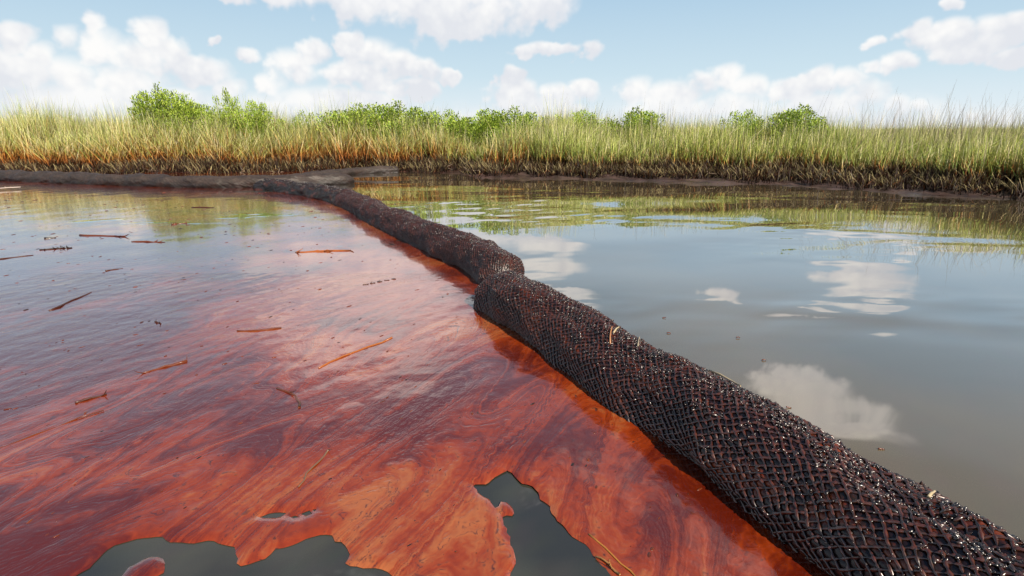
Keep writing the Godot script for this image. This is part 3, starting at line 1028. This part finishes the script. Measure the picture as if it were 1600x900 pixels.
func make_debris() -> void:
	var rusty := Color(0.13, 0.030, 0.009)
	var brown := Color(0.06, 0.018, 0.009)
	var blackish := Color(0.03, 0.017, 0.012)
	var golden := Color(0.42, 0.17, 0.03)
	var pale := Color(0.42, 0.33, 0.20)
	reed("broken_reed", "thick rusty orange reed with frayed ends floating left of the booms' joint", "reed", Vector2(-1.193, -3.073), Vector2(-0.904, -3.125), 0.008, 0.010, Color(0.30, 0.085, 0.02), 0.02, 9)
	reed("reed", "dark red reed lying level in the far oil with a thin tail", "reed", Vector2(-2.775, -3.608), Vector2(-2.478, -3.562), 0.012, 0.005, rusty, 0.02, 2)
	reed("forked_reed", "forked red-brown reed below the level one in the far oil", "reed", Vector2(-2.30, -3.39), Vector2(-2.09, -3.37), 0.010, 0.004, rusty, 0.02, 3)
	reed("twig", "black twig clump with raised tips at the upper left of the oil", "twig", Vector2(-2.661, -3.142), Vector2(-2.52, -3.20), 0.008, 0.005, blackish, 0.05, 11)
	reed("leaf_scrap", "small black scrap just behind the black twig clump", "leaf", Vector2(-2.91, -3.49), Vector2(-2.86, -3.52), 0.016, 0.006, blackish, 0.0, 1)
	reed("reed", "brown reed running out of the picture at the left edge above the middle", "reed", Vector2(-2.74, -2.82), Vector2(-2.586, -3.006), 0.007, 0.004, brown, 0.02, 0)
	reed("reed", "straight brown reed pointing away in the purple-grey oil at left", "reed", Vector2(-1.722, -2.023), Vector2(-1.743, -2.276), 0.0055, 0.004, brown, 0.01, 0)
	reed("long_reed", "long rusty reed entering from the left edge low in the picture", "reed", Vector2(-1.13, -1.00), Vector2(-0.98, -1.235), 0.0042, 0.002, rusty, 0.015, 0)
	reed("reed", "short dark red reed beyond the tip of the long rusty one", "reed", Vector2(-1.074, -1.272), Vector2(-1.03, -1.32), 0.005, 0.003, brown, 0.03, 1)
	reed("reed", "red-brown reed stub half sunk in the oil at left of centre", "reed", Vector2(-1.02, -1.45), Vector2(-0.945, -1.535), 0.003, 0.007, rusty, 0.02, 2)
	reed("long_reed", "long straight orange reed in the pale oil near the centre", "reed", Vector2(-0.551, -1.49), Vector2(-0.39, -1.732), 0.0034, 0.0045, Color(0.32, 0.10, 0.025), 0.008, 0)
	reed("bent_reed", "short hooked red reed below the long straight orange one", "reed", Vector2(-0.613, -1.354), Vector2(-0.515, -1.249), 0.004, 0.006, rusty, 0.12, 1)
	reed("brown_reed", "greyish brown reed lying in the red oil at lower centre", "reed", Vector2(-0.402, -0.93), Vector2(-0.383, -1.056), 0.0022, 0.0032, Color(0.15, 0.085, 0.05), 0.02, 1)
	reed("leaf_scrap", "curled red leaf clump near the long boom", "leaf", Vector2(-2.43, -4.05), Vector2(-2.36, -4.10), 0.012, 0.006, rusty, 0.1, 6)
	reed("pale_twig", "pale bare twig at the left edge against the long brown boom", "twig", Vector2(-5.80, -6.45), Vector2(-5.66, -6.62), 0.010, 0.008, Color(0.5, 0.42, 0.36), 0.05, 3, "", 0.03)
	for k in 5:
		var u := k / 4.0
		reed("seed_husk", ["black seed husk, first from the left in a short row", "black seed husk, second from the left in a short row", "tall black seed husk at the middle of a short row", "black seed husk, second from the right in a short row", "black seed husk, last on the right of a short row"][k] + " in the pale oil", "seed", Vector2(-0.65 + u * 0.105, -2.39 - u * 0.10), Vector2(-0.63 + u * 0.105, -2.40 - u * 0.09), 0.004, 0.003, blackish, 0.0, 1, "seed husks in a row")
	reed("reed", "curved red-brown reed at the swirl left of the pale oil", "reed", Vector2(-0.92, -1.793), Vector2(-0.783, -1.824), 0.004, 0.006, rusty, -0.06, 0)
	reed("reed", "small dark reed bit in the bluish oil at upper left", "reed", Vector2(-1.946, -2.644), Vector2(-1.90, -2.70), 0.006, 0.004, brown, 0.0, 0)
	reed("reed", "dark strip of reed just in front of the long brown boom", "reed", Vector2(-2.81, -4.997), Vector2(-2.60, -4.97), 0.012, 0.006, brown, 0.03, 1)
	reed("leaf_scrap", "small brown knot of leaves in the purple oil", "leaf", Vector2(-1.252, -1.891), Vector2(-1.22, -1.87), 0.006, 0.004, brown, 0.0, 3)
	reed("golden_straw", "bright golden straw on the edge of the right patch of open water", "straw", Vector2(0.128, -0.80), Vector2(0.19, -0.70), 0.0026, 0.0022, golden, 0.01, 0)
	reed("golden_straw", "frayed golden straw just inside the open water beside the bright one", "straw", Vector2(0.133, -0.752), Vector2(0.162, -0.71), 0.0022, 0.003, Color(0.34, 0.16, 0.05), 0.04, 3)
	# red flecks on the clear water
	var fleck := PackedVector2Array([Vector2(0.543, -1.948), Vector2(0.516, -1.786), Vector2(0.731, -1.744), Vector2(0.735, -1.556), Vector2(0.668, -1.258), Vector2(0.776, -1.07)])
	var where := ["farthest red fleck on the clear water", "red fleck second from the far end on the clear water", "red fleck right of the two farthest ones on the clear water", "red fleck before the reflected cloud on the clear water", "red fleck close to the nearest boom on the clear water", "red fleck nearest the camera on the clear water"]
	for k in fleck.size():
		reed("oil_fleck", where[k], "oil fleck", fleck[k], fleck[k] + Vector2(0.012, 0.002), 0.0028, 0.0018, rusty, 0.0, 0, "red flecks on the clear water", 0.002)
	# straws caught in the net of the nearest boom
	straw_on_boom("pale straw lying across the top of the nearest boom at its bend", Vector2(0.83, 0.24), Vector2(0.765, 0.34), pale, 0.0026)
	straw_on_boom("rusty straw upright on the near side of the nearest boom's bend", Vector2(0.86, 0.19), Vector2(0.80, 0.26), Color(0.36, 0.16, 0.07), 0.0024)
	straw_on_boom("grey straw slanting beside the bend of the nearest boom", Vector2(0.93, 0.25), Vector2(0.88, 0.31), Color(0.26, 0.21, 0.15), 0.0022)
	straw_on_boom("long tan straw along the far crest of the nearest boom", Vector2(1.10, 0.36), Vector2(1.21, 0.33), pale, 0.003)
	straw_on_boom("tan straw over the crest of the nearest boom near the bottom right", Vector2(1.60, 0.31), Vector2(1.585, 0.37), pale, 0.0026)
	# flattened clots and crumbs afloat on the slick: too many to count
	var r := RandomNumberGenerator.new()
	r.seed = 91
	var ball := SphereMesh.new()
	ball.radius = 1.0
	ball.height = 2.0
	ball.radial_segments = 8
	ball.rings = 5
	var places := []
	var tints := []
	while places.size() < 1300:
		var z := -0.75 - pow(r.randf(), 1.3) * 5.6
		var p := Vector2(r.randf_range(-1.0, 0.5) * absf(z) * 1.05, z)
		if oil_depth(p, true) < 0.05: continue
		var size := (0.0007 + pow(r.randf(), 3.0) * 0.0034) * (0.5 + absf(z) * 0.32)
		places.append(Transform3D(Basis.from_euler(Vector3(0, r.randfn(1.1, 0.35), 0)).scaled_local(Vector3(size * r.randf_range(1.0, 3.4), size * 0.45, size)), Vector3(p.x, 0.0046, p.y)))
		tints.append(Color(0.06, 0.014, 0.008).lerp(Color(0.17, 0.035, 0.010), r.randf()) if r.randf() < 0.8 else Color(0.02, 0.012, 0.01))
	scatter("oil_clots", "small brown clots and crumbs scattered over the oil slick", ball, mat(Color.WHITE, 0.2, 0.5, true), places, tints)

func straw_on_boom(label: String, a: Vector2, b: Vector2, color: Color, r: float) -> void:
	# a and b: metres along the nearest boom, turn round it
	var path := []
	for k in 4:
		var u := a.lerp(b, k / 3.0)
		path.append(boom_surface.call(u.x, u.y, 0.0075 + 0.002 * (k % 2)))
	var c: Vector3 = (path[0] + path[3]) * 0.5
	for k in 4: path[k] -= c
	var root := thing("straw", c)
	tag(root, label, "straw")
	var st := SurfaceTool.new()
	st.begin(Mesh.PRIMITIVE_TRIANGLES)
	stick_into(st, path, r, r * 0.6)
	st.generate_normals()
	obj("stalk", st.commit(), mat(color, 0.5), root)

func make_bank_bits() -> void:
	# pale crumbs and dead roots on the mud edge
	var r := RandomNumberGenerator.new()
	r.seed = 17
	var st := SurfaceTool.new()
	st.begin(Mesh.PRIMITIVE_TRIANGLES)
	stick_into(st, [Vector3(0, 0, 0), Vector3(0.03, 0.06, 0.01), Vector3(0.02, 0.13, 0.03), Vector3(0.06, 0.20, 0.02)], 0.007, 0.003, 5)
	stick_into(st, [Vector3(0.02, 0.05, 0.01), Vector3(-0.04, 0.09, 0.03), Vector3(-0.10, 0.10, 0.05)], 0.005, 0.002, 5)
	stick_into(st, [Vector3(0.0, 0.0, 0.0), Vector3(0.08, 0.03, 0.06), Vector3(0.14, 0.0, 0.10)], 0.006, 0.003, 5)
	st.generate_normals()
	var places := []
	var tints := []
	for k in shore_line.size():
		var fr := shore_frame(k)
		var base: Vector3 = fr[0]
		if base.x < -12.0 or base.x > 9.0: continue
		var width := mud_width(base)
		for q in 5:
			if r.randf() < 0.4: continue
			var d := width + r.randfn(-0.12, 0.15)
			var p: Vector3 = base + (fr[1] as Vector3) * d
			p.y = land_height(p, d, width) - 0.01
			places.append(Transform3D(Basis.from_euler(Vector3(r.randfn(0, 0.5), r.randf() * TAU, r.randfn(0, 0.5))).scaled(Vector3.ONE * r.randf_range(0.5, 1.2)), p))
			tints.append(Color(0.03, 0.017, 0.012) if r.randf() < 0.7 else Color(0.30, 0.22, 0.16))
	scatter("dead_root", "dead roots and broken stems sticking out of the muddy edge", st.commit(), mat(Color.WHITE, 0.4, 0.5, true), places, tints)

# ------------------------------------------------------------------ the scene
func _ready() -> void:
	var cam := Camera3D.new()
	cam.name = "camera"
	cam.fov = 53.748
	cam.position = EYE
	cam.rotation_degrees.x = -15.424
	cam.near = 0.05
	cam.far = 3000.0
	add_child(cam)

	var e := Environment.new()
	e.background_mode = Environment.BG_SKY
	e.sky = Sky.new()
	var sm := PanoramaSkyMaterial.new()
	sm.panorama = make_sky()
	e.sky.sky_material = sm
	e.tonemap_mode = Environment.TONE_MAPPER_LINEAR
	e.tonemap_exposure = EXPOSURE
	e.background_energy_multiplier = 0.69
	e.sdfgi_enabled = true
	e.ssao_enabled = true
	e.ssil_enabled = true
	var we := WorldEnvironment.new()
	we.name = "world_environment"
	we.environment = e
	add_child(we)

	var sun := DirectionalLight3D.new()
	sun.name = "sun"
	sun.light_color = Color(1.0, 0.955, 0.88)
	sun.light_energy = SUN_ENERGY
	sun.light_angular_distance = 0.5
	sun.shadow_enabled = true
	add_child(sun)
	var a := deg_to_rad(SUN_AZIMUTH)
	var h := deg_to_rad(SUN_HEIGHT)
	sun.look_at_from_position(Vector3.ZERO, -Vector3(sin(a) * cos(h), sin(h), -cos(a) * cos(h)))

	rng.seed = 3
	make_water()
	make_land()
	make_oil()
	make_booms()
	make_grass()
	make_shrubs()
	make_bank_bits()
	make_debris()
